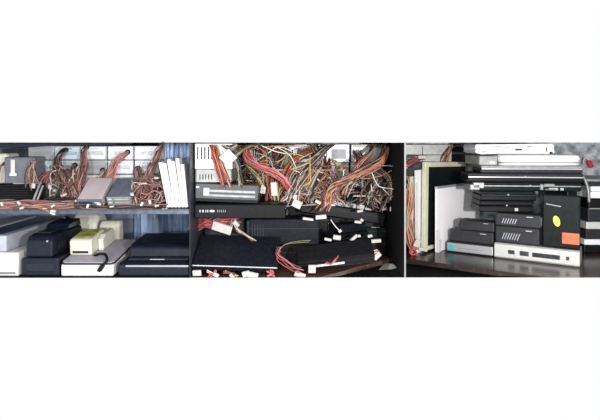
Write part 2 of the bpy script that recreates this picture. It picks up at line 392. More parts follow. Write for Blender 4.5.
# cables along the shelf front
t = thing('cable_bundle', 'brown cable bundle with white plugs along the left shelf front', 'cables', (-1.1, .02, SH))
bundle(t, pts((-8,204.5,.03),(12,205.5,.02),(30,204.5,.025),(45,206,.02),(60,205.5,.03),(76,205,.04)), 60, ['w_brn','w_mauve','w_brn','w_pkb','w_blk'], .015, .015, .003, 'wires', 3)
bundle(t, pts((30,204,.03),(40,208,.01),(48,211,.0),(52,212,.0)), 4, ['w_org','w_brn'], .008, .008, .0026, 'wires', 2)
for (px, py) in ((2,204),(19,203),(53,206),(45,209),(22,208)):
    MB().box((-.008, -.005, -.004), (.008, .005, .004), .001, 1, 0, Matrix.Translation(inv(t) @ P(px, py, .005)) @ Matrix.Rotation(px*.7, 4, 'Y')).build('connector', 'white_c', t)
t = thing('cable_bundle', 'loose dark wires and plugs in front of the tilted drives', 'cables', (-.8, .02, SH))
bundle(t, pts((76,207,.03),(92,209,.015),(110,209,.012),(128,208,.012),(146,207,.02),(165,208,.012)), 20, ['w_brn','w_blk','w_mauve','w_gry','w_blk'], .009, .011, .0024, 'wires', 2)
for (px, py) in ((99,204),(112,207),(142,204),(150,202),(157,206),(88,206)):
    MB().box((-.008, -.005, -.0045), (.008, .005, .0045), .001, 1, 0, Matrix.Translation(inv(t) @ P(px, py, .012)) @ Matrix.Rotation(px*.7, 4, 'Y')).build('connector', 'white_c', t)
def tangle(label, box, n, pal, Y0, Y1, r=.0022, con=3, seed=1, ln=26):
    rnd = random.Random(seed); x0, y0, x1, y1 = box
    c = P((x0+x1)/2, y1, (Y0+Y1)/2); t = thing('cable_tangle', label, 'cables', c); T = inv(t); mb = MB(); ends = []
    for k in range(n):
        px, py = rnd.uniform(x0, x1), rnd.uniform(y0, y1); a = rnd.uniform(0, 6.28); q = []; Y = rnd.uniform(Y0, Y1)
        for i in range(5):
            q.append(T @ P(px, py, Y)); a += rnd.uniform(-.9, .9)
            px = min(max(px+ln*.25*math.cos(a), x0), x1); py = min(max(py+ln*.25*math.sin(a), y0), y1); Y = min(max(Y+rnd.uniform(-.02, .02), Y0), Y1)
        mb.tube(q, r*rnd.uniform(.85, 1.15), 5, rnd.randrange(len(pal)), 4); ends.append((q[-2], q[-1]))
    o = mb.build('wires', pal, t)
    for k in range(con):
        a, b = ends[k]; Q = (b-a).to_track_quat('Z', 'Y').to_matrix().to_4x4()
        MB().box((-.007, -.004, -.004), (.007, .004, .014), .001, 1, 0, Matrix.Translation(b) @ Q).build('connector', 'white_c', o)
    return t
tangle('reddish brown cable tangle heaped behind the dark flat drive', (50, 166, 84, 203), 70, PAL1+['w_wht'], .10, .17, con=5, seed=3)
tangle('brown cable tangle between the slim drives and white panels', (132, 178, 168, 207), 62, PAL1+['w_wht'], .05, .12, con=5, seed=4)

# ------------------------------------------------------------------ LEFT COMPARTMENT, bottom: printers
# white box and grey scanner
t = thing('white_printer', 'white printer body under the long grey scanner at far left', 'printer', (-1.45, .02, 0))
MB().box((0, 0, 0), (.312, .5, .096), .006, 2).build('body', 'offwhite', t)
MB().box((.0, -.002, .012), (.30, .001, .016)).build('seam', 'charcoal', t)
MB().cyl((.3125, .05, .055), .004, .003, 'x', 10).build('button', 'charcoal', t)
t = thing('flatbed_scanner', 'long pale grey scanner with a dark blue glass top strip', 'scanner', (-1.45, .03, .0965))
MB().box((0, 0, 0), (.257, .52, .066), .006, 2).build('body', 'lightgrey', t)
MB().box((.12, .03, .0655), (.225, .5, .068), .001).build('glass_strip', 'glass_blue', t)
MB().box((.0, .01, .066), (.11, .51, .072), .002).build('lid', 'lightgrey', t)
# black printer pair
t = thing('black_printer', 'black printer at the bottom under the rounded black printer', 'printer', (-1.125, .018, 0))
MB().box((0, 0, 0), (.152, .33, .074), .008, 3).build('body', 'navy_black', t)
MB().box((.02, -.002, .02), (.132, .002, .05), .002).build('front_panel', 'navy_gloss', t)
t = thing('black_printer', 'rounded black printer with raised rear feeder stacked on another black printer', 'printer', (-1.113, .03, .0745))
MB().prism_x([(0, 0), (0, .062), (.02, .082), (.05, .088), (.17, .088), (.27, .088), (.28, .07), (.28, 0)], 0, .108, 0, .007, 2).build('body', 'navy_black', t)
MB().prism_x([(.13, .0885), (.16, .112), (.265, .120), (.275, .0885)], .008, .104, 0, .004, 2).build('rear_feeder', 'navy_gloss', t)
MB().box((.02, .05, .088), (.075, .12, .094), .002).build('output_slot', 'charcoal', t)
MB().cyl((.088, -.001, .066), .004, .004, 'y', 10).build('button', 'silver', t)
for k in range(4): MB().box((.1075, .05+.03*k, .022), (.1095, .07+.03*k, .05)).build('side_vent', 'charcoal', t)
# white printer with lilac lid
t = thing('white_scanner', 'white boxy scanner with a lilac grey lid and dark rim', 'scanner', (-.966, .02, 0.0005))
MB().prism_x([(0, 0), (0, .047), (.31, .083), (.31, 0)], 0, .211, 0, .006, 2).build('body', 'white', t)
SL = math.atan2(.036, .31); TS = Matrix.Translation((0, 0, .0475)) @ Matrix.Rotation(SL, 4, 'X')
def rrect(x0, y0, x1, y1, r, n=5):
    o = []
    for cx, cy, a0 in ((x1-r, y1-r, 0), (x0+r, y1-r, 90), (x0+r, y0+r, 180), (x1-r, y0+r, 270)):
        for k in range(n+1):
            a = R(a0+90*k/n); o.append((cx+r*math.cos(a), cy+r*math.sin(a)))
    return o
MB().prism_z(rrect(-.003, -.004, .215, .302, .024), 0, .006, T=TS).build('dark_rim', 'charcoal', t)
MB().prism_z(rrect(.001, .0, .211, .298, .022), .0061, .0095, T=TS).build('lid', 'lilac', t)
# cream label printer on it
t = thing('label_printer', 'small cream printer with yellow-green top on the lilac scanner lid', 'printer', (-.966, .10, .0680), (SL, 0, 0))
MB().prism_x([(0, 0), (0, .058), (.012, .066), (.13, .072), (.15, .06), (.155, 0)], 0, .092, 0, .005, 2).build('body', 'cream', t)
MB().box((.012, -.003, .008), (.078, .004, .018), .001).build('paper_slot', 'smoke', t)
MB().prism_x([(.02, .0672), (.03, .071), (.125, .0765), (.13, .0725)], .008, .085, 0, .001, 1).build('top_window', 'yellowgreen', t)
MB().prism_x([(.06, 0), (.06, .05), (.09, .064), (.19, .062), (.2, 0)], .094, .118, 0, .005, 2).build('side_housing', 'cream', t)
# cream shells behind
t = thing('cream_printer', 'rounded cream printer standing behind the small label printer', 'printer', (-1.105, .41, 0))
MB().prism_x([(0, 0), (0, .15), (.03, .19), (.1, .195), (.14, .16), (.14, 0)], 0, .125, 0, .018, 3).build('body', 'cream', t)
MB().box((.02, -.003, .11), (.105, .002, .114)).build('seam', 'aged', t)
t = thing('cream_housing', 'plain cream rounded case right of the rounded cream printer', 'case', (-.957, .375, 0))
MB().prism_x([(0, 0), (0, .145), (.02, .165), (.06, .165), (.07, 0)], 0, .098, 0, .012, 3).build('body', 'cream', t)
MB().box((.015, -.002, .02), (.083, .002, .06), .001).build('front_panel', 'aged', t)
# black lead over the edge
t = thing('power_lead', 'black cable with a plug hanging over the white scanner front', 'cable', (-.83, .02, .07))
T = inv(t); q = [P(93,257,.10), P(99,254,.08), P(105,254.5,.05), P(107,260,.018), P(103,265,.008)]
MB().tube([T @ p for p in q], .006, 8, 0, 6).build('lead', 'black', t)
d = (P(97,274,.008)-P(103,265,.008)).normalized(); Q = d.to_track_quat('Z', 'Y').to_matrix().to_4x4()
MB().box((-.011, -.008, 0), (.011, .008, .03), .004, 2, 0, Matrix.Translation(T @ P(103,265,.008)) @ Q).build('plug', 'black', t)
# large black printer at right
t = thing('black_printer', 'large glossy black printer with silver band below the blue sheet', 'printer', (-.735, .02, 0))
MB().prism_x([(0, 0), (0, .042), (.012, .050), (.03, .054), (.40, .054), (.41, .04), (.41, 0)], 0, .288, 0, .006, 2).build('body', 'navy_black', t)
MB().prism_x([(.085, .054), (.10, .098), (.12, .108), (.31, .120), (.34, .105), (.35, .054)], .012, .284, 0, .009, 3).build('lid', 'navy_black', t)
MB().box((.03, -.004, .038), (.286, .003, .046), .003, 2).build('silver_band', 'silver', t)
MB().box((.03, .03, .0545), (.28, .078, .066), .005, 2).build('output_tray', 'navy_gloss', t)
MB().box((.12, .027, .060), (.18, .031, .064), .001).build('badge_or_glint', 'silver', t)  # silver strip stands in for the highlight line on the ledge
MB().box((-.001, .05, .01), (.0, .36, .045)).build('side_panel', 'charcoal', t)

# ------------------------------------------------------------------ MIDDLE COMPARTMENT
# bank of power supplies at the back
psu2 = {}
mats2 = ['steel', 'steel_w', 'steel_d', 'steel']
pro2 = {}
struct(bx((-.25, .468, .0006), (.41, .60, .2655), 'trim_3', 'steel_d'))
for c in range(4):
    for r in range(3, 6):
        m = ['steel_d', 'steel', 'steel_w', 'steel_d', 'steel_d', 'steel'][(r*2+c*3) % 6]
        if r == 5: m = ['steel_w', 'steel', 'steel', 'steel_d'][c]
        if r == 4: m = ['steel', 'steel_d', 'steel_d', 'steel_d'][c]
        nm = {'steel': 'zinc grey', 'steel_w': 'pale', 'steel_d': 'dull dark grey'}[m]
        lb = '%s metal power supply at the back, %s column from left, %s' % (nm, ORD[c], ['', '', '', 'lowest of three', 'middle of three', 'topmost'][r])
        loc = (-.25+.166*c+.0025*((r*7+c) % 3), .467+.004*((r*5+c*3) % 4), r*.0885+.001)
        if m not in pro2:
            t = thing('power_supply', lb, 'power supply', loc, (0, 0, 0), 'power supplies at the back of the middle compartment')
            MB().box((0, 0, 0), (.16, .14, .0875), .002).build('casing', m, t)
            MB().box((.01, -.002, .078), (.15, 0, .081)).build('seam', 'charcoal', t)
            for k in range(4): MB().box((.012+.011*k, -.0012, .02), (.017+.011*k, .001, .062)).build('vent_slot', 'charcoal', t)
            MB().box((.07, -.0012, .015), (.145, .001, .065)).build('label', 'lab_y', t)
            pro2[m] = t
        else:
            t = copy_tree(pro2[m]); t.location = loc; t['label'] = lb
        psu2[c, r] = t
# front-left stack
t = thing('support_case', 'black case at the bottom under the two flat players', 'case', (-.43, .23, .001))
MB().box((0, 0, 0), (.185, .2, .222), .004).build('body', 'black', t)
MB().box((.01, -.002, .02), (.175, .001, .2), .001).build('face_plate', 'charcoal', t)
t = thing('flat_player', 'long black flat player with pale lettering under the silver-striped one', 'electronics', (-.436, .06, .2255), (0, 0, 0))
MB().prism_x([(0, .004), (0, .058), (.01, .0635), (.36, .0635), (.36, 0), (.02, 0)], 0, .375, 0, .002, 1).build('body', 'black', t)
for (a, b) in ((.022,.027),(.033,.040),(.046,.050),(.054,.058)): MB().box((a, -.0012, .028), (b, .001, .038)).build('lettering', 'lightgrey', t)
MB().cyl((.074, 0, .033), .011, .003, 'y', 16, 0, None, .005).build('badge_or_glint', 'silver', t)
for k in range(5): MB().box((.095+.008*k, -.0012, .028), (.097+.008*k, .001, .038)).build('lettering', 'steel_d', t)
t = thing('flat_player', 'dark player with two silver stripes under the white vented power supply', 'electronics', (-.436, .065, .294), (0, R(2.2), 0))
MB().box((.0, 0, .006), (.262, .33, .08), .004, 2).build('body', 'dark_grey', t)
MB().box((.035, -.002, .045), (.25, .001, .056), .001).build('silver_stripe', 'steel_d', t)
MB().box((.035, -.002, .027), (.25, .001, .037), .001).build('silver_stripe', 'steel_d', t)
MB().box((.035, -.003, .03), (.06, .001, .062), .001).build('control_panel', 'lightgrey', t)
MB().box((.004, -.002, .06), (.018, .001, .068), .001).build('light_window', 'silver_b', t)
MB().box((.0, -.003, .006), (.262, .001, .018), .001).build('lower_lip', 'black', t)
gp = thing('power_supply', 'grey slotted power supply sandwiched below the white vented one', 'power supply', (-.434, .07, .3755), (0, 0, 0))
MB().box((0, 0, 0), (.15, .17, .0545), .002).build('casing', 'steel_d', gp)
for k in range(5): MB().box((.018+.012*k, -.0012, .012), (.022+.012*k, .001, .034)).build('vent_slot', 'charcoal', gp)
wp = thing('power_supply', 'white power supply with six tall vent slots at upper left', 'power supply', (-.434, .06, .431), (0, 0, 0))
MB().box((0, 0, 0), (.155, .17, .106), .003, 2).build('casing', 'steel_w', wp)
for k in range(6): MB().box((.010+.0145*k, -.0012, .040), (.016+.0145*k, .001, .092), .0004).build('vent_slot', 'charcoal', wp)
# big tilted slab
sb = thing('flat_case', 'large dark flat case tilted in the lower left with a pale front edge', 'case', (-.436, .03, .020), (R(29), R(1.8), 0))
MB().box((0, 0, .004), (.345, .19, .032), .003, 2).build('body', 'black_b', sb)
MB().box((.001, -.002, .027), (.343, .003, .0315), .001).build('edge_strip', 'silver', sb)

# black adapters heap
GRA = 'black adapters in the heap'
def brick(label, x, y, z, w, d, h, rx=0, ry=0, rz=0, m='black', cap=False, lab=None, ribs=0, bev=.004):
    t = thing('power_adapter', label, 'adapter', (x, y, z), (R(rx), R(ry), R(rz)))
    MB().box((0, 0, 0), (w, d, h), bev, 2).build('body', m, t)
    MB().box((.002, .003, h*.52), (w-.002, d-.002, h*.55)).build('seam', 'charcoal', t) if False else None
    MB().box((-.001, -.001, h*.62), (w+.001, d+.001, h*.66)).build('seam', 'charcoal', t)
    if cap: MB().box((-.014, .006, .006), (.002, d-.006, h-.006), .003).build('end_cap', 'charcoal', t)
    for k in range(ribs): MB().box((.01+.012*k, -.002, h*.15), (.015+.012*k, .001, h*.8)).build('rib', 'charcoal', t)
    if lab:
        a, b, c, e, mm, face = lab
        if face == 'f': MB().box((a, -.0012, c), (b, .001, e)).build('label', mm, t)
        else: MB().box((a, c, h-.0002), (b, e, h+.001)).build('label', mm, t)
    return t
bricks = {}
bricks['base'] = brick('black adapter at the bottom centre, beneath the large ribbed adapter', -.085, .2, .001, .17, .16, .087, m='black')
bricks['ribbed'] = brick('large black adapter with ribbed left end in the middle of the heap', -.222, .197, .0905, .305, .125, .113, 0, 0, 0, 'black_b', True, None, 5)
bricks['front'] = brick('front black adapter with a long white label on its face', -.005, .052, .012, .315, .088, .05, 36, -7, 0, 'black', False, (.06, .19, .014, .026, 'offwhite', 'f'))
bricks['low'] = brick('low black adapter on the wooden edge under a bigger one', .12, .15, .001, .19, .045, .058, 0, 0, 42, 'black')
bricks['rt1'] = brick('black adapter right of the ribbed one, surrounded by white plugs', .152, .235, .0615, .2, .1, .065, 0, 0, 33, 'green_black', False, (.08, .115, .02, .04, 'offwhite', 't'))
bricks['rt0'] = brick('black adapter at the right, on the wood against the divider', .312, .375, .001, .1, .045, .083, 0, 0, 5, 'black')
bricks['rt2'] = brick('short black adapter at the right end stacked on another', .312, .37, .0855, .1, .05, .05, 0, 0, 4, 'green_black', False, (.03, .07, .01, .03, 'offwhite', 't'))
bricks['bar'] = brick('long black bar sloping down to the right across the heap', .0, .325, .218, .40, .06, .05, 0, 9, 4, 'black', False, (.05, .09, .005, .025, 'offwhite', 't'))
bricks['back'] = brick('black wedge-like adapter at the back right below the red cables', .19, .422, .268, .205, .038, .075, 0, 17, 0, 'black_b')
bricks['mid'] = brick('tall black adapter behind the left end of the sloping bar', -.055, .405, .001, .19, .05, .262, 0, 0, 0, 'black')
bricks['mid_right'] = brick('tall black adapter below the wedge-like one at the back right', .14, .431, .001, .262, .031, .198, 0, 0, 0, 'black')
bricks['rt3'] = brick('small black adapter lying on the one surrounded by white plugs', .185, .272, .1270, .15, .06, .038, 0, 0, 33, 'black_b')
# plugs and leads of the heap
def plug(parent, px, py, Y, w=.014, h=.010, a=0, m='white_c', name='connector'):
    T = Matrix.Translation(P(px, py, Y)) @ Matrix.Rotation(R(-a), 4, 'Y') @ Matrix.Rotation(R(20), 4, 'X')
    return MB().box((-w/2, -.005, -h/2), (w/2, .005, h/2), .0012, 1, 0, inv(parent) @ T).build(name, m, parent)
for (b, px, py, Y, w, h, a) in [('front', 312,269,.03,.03,.034,0),('front',300,275,.02,.045,.02,-20),('low',377,256,.10,.02,.036,-40),('low',367,256,.12,.016,.03,-45),
    ('rt1',354,238,.16,.038,.011,42),('rt1',359,236,.15,.014,.008,5),('rt1',370,236,.2,.020,.010,12),('rt1',375.5,241,.18,.048,.014,4),('rt1',337,237.5,.12,.032,.018,-8),('rt1',328,239.5,.12,.03,.009,-12),
    ('bar',360,211,.24,.026,.008,10),('bar',358,222,.20,.03,.009,-6),('bar',362,220,.20,.014,.008,-40),('bar',321,217,.11,.045,.016,5),('bar',308,219,.11,.045,.008,-8),('rt2',398,230,.3,.018,.014,40),('rt2',391,209,.3,.012,.02,0),('rt2',340,231,.14,.014,.01,40),
    ('rt2',384,209,.3,.02,.008,20)]:
    plug(bricks[b], px, py, Y, w, h, a)
bundle(bricks['front'], pts((279,248,.06),(277,256,.04),(284,262,.03),(292,268,.02),(300,271,.01)), 7, ['w_red','w_pnk','w_tan','w_blk','w_brn'], .008, .012, .002, 'lead')
bundle(bricks['front'], pts((326,263,.02),(331,264,.015),(335,260,.02),(338,256,.03)), 4, ['w_pnk','w_red'], .003, .003, .0018, 'lead')
bundle(bricks['ribbed'], pts((310,241,.11),(295,242,.09),(284,245,.07),(278,252,.05)), 2, ['w_yel','w_olv'], .003, .003, .002, 'lead')
bundle(bricks['low'], pts((367,258,.11),(372,254,.10),(376,251,.10),(379,253,.10)), 6, ['w_red','w_wht','w_red'], .004, .008, .002, 'lead')
bundle(bricks['rt1'], pts((331,220,.14),(335,226,.13),(340,231,.13)), 2, ['w_wht','w_gry'], .001, .001, .002, 'lead')
bundle(bricks['rt2'], pts((399,198,.28),(395,208,.28),(393,218,.28),(397,228,.28),(403,232,.28)), 3, ['w_gry','w_wht','w_tan'], .004, .006, .0022, 'lead')
# wires under the tilted case and in the hollow behind it
t = thing('cable_tangle', 'red wires and white plugs sticking out under the tilted flat case', 'cables', (-.3, .015, 0))
for k, (px, py) in enumerate(((197,273),(246,274),(252,275),(216,275),(232,276))):
    plug(t, px, py, .01, [.034,.03,.05,.014,.012][k], .022, [2, 15, -12, 60, 40][k])
for (a, b, pal) in (((207,271),(216,277),['w_red','w_wht']),((216,270),(209,277),['w_pnk','w_red']),((226,271),(238,277),['w_yel','w_org']),((224,272),(236,275),['w_red','w_brn']),((268,271),(274,277),['w_pnk','w_red']),((272,270),(268,277),['w_pnk','w_pnk'])):
    bundle(t, pts((a[0],a[1],.022),((a[0]+b[0])/2+2,(a[1]+b[1])/2,.015),(b[0],b[1]-1,.01)), 4, pal, .004, .006, .0024, 'wires')
t = thing('cable_tangle', 'red and tan wires around a big white plug above the tilted case', 'cables', (-.3, .19, .15))
bundle(t, pts((193,228,.18),(203,222,.17),(213,224,.16),(222,220,.17),(235,222,.18)), 22, ['w_red','w_red','w_pnk','w_brn'], .018, .018, .0026, 'wires')
bundle(t, pts((236,210,.19),(235,222,.17),(238,230,.15),(246,235,.14),(254,240,.12)), 7, ['w_tan','w_org','w_brn','w_wht'], .008, .008, .0022, 'wires')
bundle(t, pts((229,212,.19),(232,220,.17),(228,230,.15)), 5, ['w_tan','w_brn','w_blk'], .008, .010, .0022, 'wires')
plug(t, 222, 228, .14, .085, .04, -18); plug(t, 236, 224, .16, .03, .02, -50); plug(t, 236, 213, .13, .02, .016, 0)

# hanging cables of the power supplies
def B(o, route, n, pal, s0, s1, r=.0026, con=0): bundle(o, pts(*route), int(n*1.6), pal+['w_blk', 'w_tan', 'w_brn'], s0*1.25, s1*1.25, r, connector=con)
B(wp, [(213,140,.055),(216,152,.04),(220,166,.04),(226,183,.05)], 12, ['w_brn','w_red','w_blk','w_brn','w_org'], .010, .014)
B(wp, [(229,140,.055),(231,152,.05),(237,166,.05),(241,185,.06)], 6, ['w_brn','w_blk','w_olv'], .008, .008)
plug(wp, 228, 157.5, .02, .052, .052, 42)
B(wp, [(222,145,.05),(230,148,.045),(236,143,.05)], 4, ['w_mauve','w_blk'], .005, .006)
B(psu2[0,5], [(262,143,.40),(250,146,.2),(241,151,.08),(234,157,.04)], 5, ['w_yel','w_yel','w_olv'], .006, .004)
B(psu2[0,5], [(253,141,.42),(246,148,.2),(248,158,.16),(258,166,.15),(272,171,.15),(283,179,.15),(290,190,.16)], 9, ['w_pnk','w_pnk','w_red','w_mauve'], .008, .010)
B(psu2[0,4], [(247,146,.3),(244,156,.2),(248,168,.17),(257,178,.15),(262,188,.14)], 5, ['w_yel','w_olv','w_blk'], .006, .006, con=1)
B(psu2[0,5], [(262,140,.42),(266,150,.35),(270,162,.3),(268,176,.25),(264,192,.2)], 14, PAL2, .022, .022, con=1)
B(psu2[0,5], [(276,140,.42),(278,150,.35),(277,163,.3),(270,180,.2),(272,198,.18)], 12, ['w_yel','w_red','w_org','w_tan','w_olv'], .016, .020, con=1)
B(psu2[1,5], [(284,140,.42),(288,152,.3),(284,166,.26),(280,180,.22),(276,196,.18)], 7, ['w_olv','w_blk','w_yel','w_gry'], .010, .014)
B(psu2[1,5], [(316,152,.40),(304,156,.3),(293,164,.25),(286,174,.2),(282,188,.18)], 10, ['w_red','w_org','w_red','w_wht'], .008, .009)
B(psu2[1,5], [(316,147,.42),(303,152,.3),(292,159,.25),(285,168,.22)], 3, ['w_yel','w_olv'], .004, .004)
B(psu2[1,5], [(330,140,.42),(322,154,.32),(310,168,.25),(299,182,.2),(290,198,.17)], 18, ['w_tan','w_gry','w_gry','w_blk','w_tan','w_wht'], .014, .024, con=2)
B(psu2[1,5], [(314,140,.42),(316,152,.35),(322,165,.28),(314,180,.22),(306,196,.2)], 12, ['w_red','w_brn','w_org','w_mauve','w_tan'], .012, .02, con=1)
B(psu2[1,4], [(326,160,.42),(327,170,.33),(322,182,.28),(328,196,.22),(322,206,.2)], 13, ['w_org','w_red','w_tan','w_mauve'], .016, .020, con=1)
B(psu2[2,4], [(330,159,.44),(338,162,.40),(342,168,.38),(338,175,.38),(331,175,.38)], 2, ['w_yel','w_yel'], .003, .003)
B(psu2[2,5], [(384,140,.42),(385,150,.3),(380,162,.25),(366,171,.22),(348,178,.2),(332,188,.2),(325,202,.2)], 17, ['w_red','w_org','w_red','w_pnk','w_tan'], .010, .018)
B(psu2[2,5], [(374,140,.42),(370,154,.32),(358,166,.25),(353,176,.22),(342,192,.2)], 9, ['w_red','w_org','w_olv','w_tan'], .008, .018)
B(psu2[2,4], [(356,152,.42),(360,160,.35),(356,172,.28),(340,184,.24),(332,198,.22)], 8, ['w_red','w_mauve','w_brn'], .010, .02)
B(psu2[3,4], [(377,169,.40),(386,174,.32),(391,184,.28),(390,200,.28)], 5, ['w_tan','w_gry','w_brn'], .006, .008)
B(psu2[3,4], [(370,176,.4),(372,184,.34),(366,194,.3),(362,202,.28)], 10, ['w_brn','w_gry','w_tan','w_blk'], .022, .024, con=2)
B(psu2[3,3], [(390,178,.4),(384,186,.34),(378,196,.3),(380,206,.28)], 10, ['w_brn','w_gry','w_blk','w_mauve'], .020, .022)
B(psu2[3,3], [(404,177,.2),(398,182,.25),(391,188,.28),(380,198,.28)], 7, ['w_red','w_mauve','w_pnk','w_brn'], .008, .012)
B(psu2[3,3], [(390,190,.3),(396,196,.25),(401,202,.22)], 2, ['w_wht','w_gry'], .002, .003)
tangle('dense cable tangle of mixed colours above the black heap, left', (256, 170, 300, 206), 55, PAL2, .19, .25, .0023, 6, 11, 34)
tangle('orange and tan cable tangle above the black heap, centre', (298, 170, 345, 205), 50, ['w_org','w_tan','w_red','w_brn','w_wht','w_gry'], .2, .26, .0023, 4, 12, 34)
tangle('grey and brown cable tangle above the black heap, right', (345, 178, 395, 202), 40, ['w_brn','w_gry','w_tan','w_blk','w_mauve'], .33, .38, .0023, 2, 13, 30)
tangle('loose single wires looping in front of the back power supplies, left side', (228, 146, 310, 190), 34, PAL2+['w_olv'], .2, .3, .0024, 0, 21, 60)
tangle('loose single wires looping in front of the back power supplies, right side', (312, 166, 396, 196), 22, PAL2+['w_brn', 'w_mauve'], .22, .3, .0024, 0, 22, 60)
t = thing('cable_tangle', 'white plugs lying on the long black player and ribbed adapter', 'cables', P(280, 208, .16))
plug(t, 274, 189, .14, .026, .062, 3); plug(t, 263, 190, .14, .022, .03, -8); plug(t, 297, 204, .15, .04, .034, -25); plug(t, 280, 209, .13, .045, .03, -20); plug(t, 318, 202, .16, .025, .012, -30)
bundle(t, pts((272,214,.13),(275,207,.12),(281,203,.13),(286,198,.14)), 6, ['w_tan','w_wht','w_brn'], .004, .006, .002, 'wires')
t = thing('plastic_scrap', 'pale crumpled plastic scrap below the wooden edge at the right', 'scrap', (.36, .28, -.04))
mb = MB(); mb.add([(0,0,.0),(.06,.0,.003),(.1,.05,.0),(.04,.07,.004),(.03,.03,.024),(.07,.035,.018)], [(0,1,4),(1,5,4),(1,2,5),(2,3,5),(3,4,5),(3,0,4),(0,3,2,1)])
mb.build('sheet', 'steel_d', t)

# ------------------------------------------------------------------ RIGHT COMPARTMENT
A33 = R(-33); U = Vector((math.cos(A33), math.sin(A33), 0)); V = Vector((-math.sin(A33), math.cos(A33), 0)); O = Vector((.728, .477, 0))
def L(u, v, z=0): return O+U*u+V*v+Vector((0, 0, z))
t = thing('video_recorder', 'slim silver recorder with a teal sticker, left of the bigger one', 'electronics', L(0, 0, .0005), (0, 0, A33))
MB().box((0, .004, .0), (.218, .1, .052), .003, 2).build('casing', 'charcoal', t)
MB().box((0.001, -.003, .006), (.217, .006, .046), .003, 2).build('front_panel', 'silver', t)
MB().box((.05, -.0042, .022), (.17, -.002, .026)).build('tray_slot', 'steel_d', t)
MB().box((.008, -.0045, .012), (.036, -.002, .036), .001).build('sticker', 'teal', t)
t = thing('video_recorder', 'silver recorder with dark ports on its front at the shelf edge', 'electronics', L(.224, -.006, .0005), (0, 0, A33))
MB().box((0, .004, 0), (.352, .13, .071), .003, 2).build('casing', 'steel_d', t)
MB().box((0, -.004, .006), (.352, .006, .066), .004, 2).build('front_panel', 'silver_b', t)
for (a, b, c, d) in ((.062,.09,.026,.044),(.112,.150,.024,.045),(.164,.276,.024,.044),(.300,.312,.026,.042)):
    MB().box((a, -.0052, c), (b, -.003, d)).build('port', 'smoke', t)
for k in range(9): MB().box((.170+.0115*k, -.0058, .028), (.177+.0115*k, -.005, .04)).build('port_pin', 'charcoal', t)
def router(label, u, v, z, w, d, h, vents=0, side=False, m='router_grey'):
    t = thing('router', label, 'router', L(u, v, z), (0, 0, A33))
    MB().box((0, 0, 0), (w, d, h), .006, 2).build('casing', m, t)
    MB().box((.01, -.0012, h*.72), (w-.01, .001, h*.77)).build('seam', 'charcoal', t)
    for k in range(vents):
        T = Matrix.Translation((.03+.011*k, -.001, h*.22)) @ Matrix.Rotation(R(20), 4, 'Y')
        MB().box((0, 0, 0), (.003, .002, h*.42), 0, 1, 0, T).build('vent_slot', 'lightgrey', t)
    MB().box((w*.70, -.0012, h*.80), (w*.84, .001, h*.86)).build('logo_plate', 'silver', t)
    if side: MB().box((w-.001, .01, .01), (w+.002, d-.01, h-.01), .001).build('side_plate', 'steel_d', t)
    return t
router('charcoal router low on the left, on the teal-stickered recorder', .012, .012, .0535, .205, .09, .058)
router('charcoal router on top at left, below the laptops', .055, .014, .1125, .165, .09, .048)
router('black router with slanted vents directly on the bigger recorder', .225, .010, .0725, .190, .1, .076, 7)
router('black router with grey side plate and vents on another router', .224, .012, .1495, .196, .1, .060, 6, True)

# laptops
def laptop(label, x0, x1, y, z, d, h, mb_='black', ml='charcoal', edge=None, rz=0, bev=.006, hinge=True, ports=()):
    t = thing('laptop', label, 'laptop', (x0, y, z), (0, 0, R(rz)), 'laptops in the stack')
    w_ = x1-x0; hb = h*.56
    MB().box((0, 0, 0), (w_, d, hb), bev, 2).build('base', mb_, t)
    MB().box((0.002, .0, hb+.001), (w_-.002, d, h), bev, 2).build('lid', ml, t)
    if edge: MB().box((.004, -.0018, hb-.003), (w_-.004, .004, hb+.003), .001).build('edge_trim', edge, t)
    for (a, b) in ports: MB().box((a, -.0015, hb*.25), (b, .001, hb*.7)).build('port', 'silver', t)
    MB().cyl((w_*.5, .0, h*.62), .004, .004, 'y', 8).build('latch', 'steel_d', t)
    return t
def xs(px, Y): return (px-300)*(2+Y)/500
Y0 = .34
zs = .212
laptop('bottom black laptop of the stack, resting on the routers', xs(481, Y0), xs(534, Y0), Y0+.02, zs, .17, .054, 'black', 'black', None, ports=((.16,.175),), rz=-6); zs += .0545
laptop('black laptop second from the bottom of the stack', xs(482, Y0), xs(536, Y0), Y0+.02, zs, .17, .047, 'black', 'green_black', 'charcoal', rz=-6); zs += .0475
laptop('dark laptop with a chipped silver edge, third from the bottom', xs(480, Y0), xs(577, Y0), Y0+.004, zs, .17, .043, 'green_black', 'green_black', 'steel_d', ports=((.31,.35),(.36,.375)), rz=-6); zs += .0435
lp = bpy.data.objects[[o.name for o in col.objects if o.name.startswith('laptop')][-1]]
for (a, b, c, d) in ((-.045,.0,.004,.03),(-.03,.02,.012,.04),(.27,.285,.006,.034),(.288,.335,.022,.036),(.292,.34,.006,.012)):
    MB().box((a, -.004, c), (b, .03, d), .003).build('broken_hinge', 'steel_d', lp)
laptop('dark laptop with a thin silver trim, jutting out to the left', xs(467, Y0), xs(578, Y0), Y0-.004, zs, .17, .040, 'black', 'charcoal', 'silver', rz=-6); zs += .0405
laptop('charcoal laptop with a pale trim right under the white laptop', xs(480, Y0), xs(577, Y0), Y0-.008, zs, .17, .036, 'charcoal', 'steel_d', 'silver', rz=-6); zs += .0365
t = thing('laptop', 'glossy white laptop with rounded ends near the top of the stack', 'laptop', (xs(501, .3), .30, zs), (0, 0, 0))
MB().prism_z(rrect(0, 0, .372, .26, .03), 0, .012, 0, .004).build('base', 'offwhite', t)
MB().prism_z(rrect(-.002, -.002, .374, .262, .032), .0125, .050, 0, .015, 3).build('lid', 'white', t)
ztop = zs
t = thing('small_box', 'dark grey box beside the white laptop under the white slab', 'box', (xs(479, .33), .33, zs), (0, 0, 0))
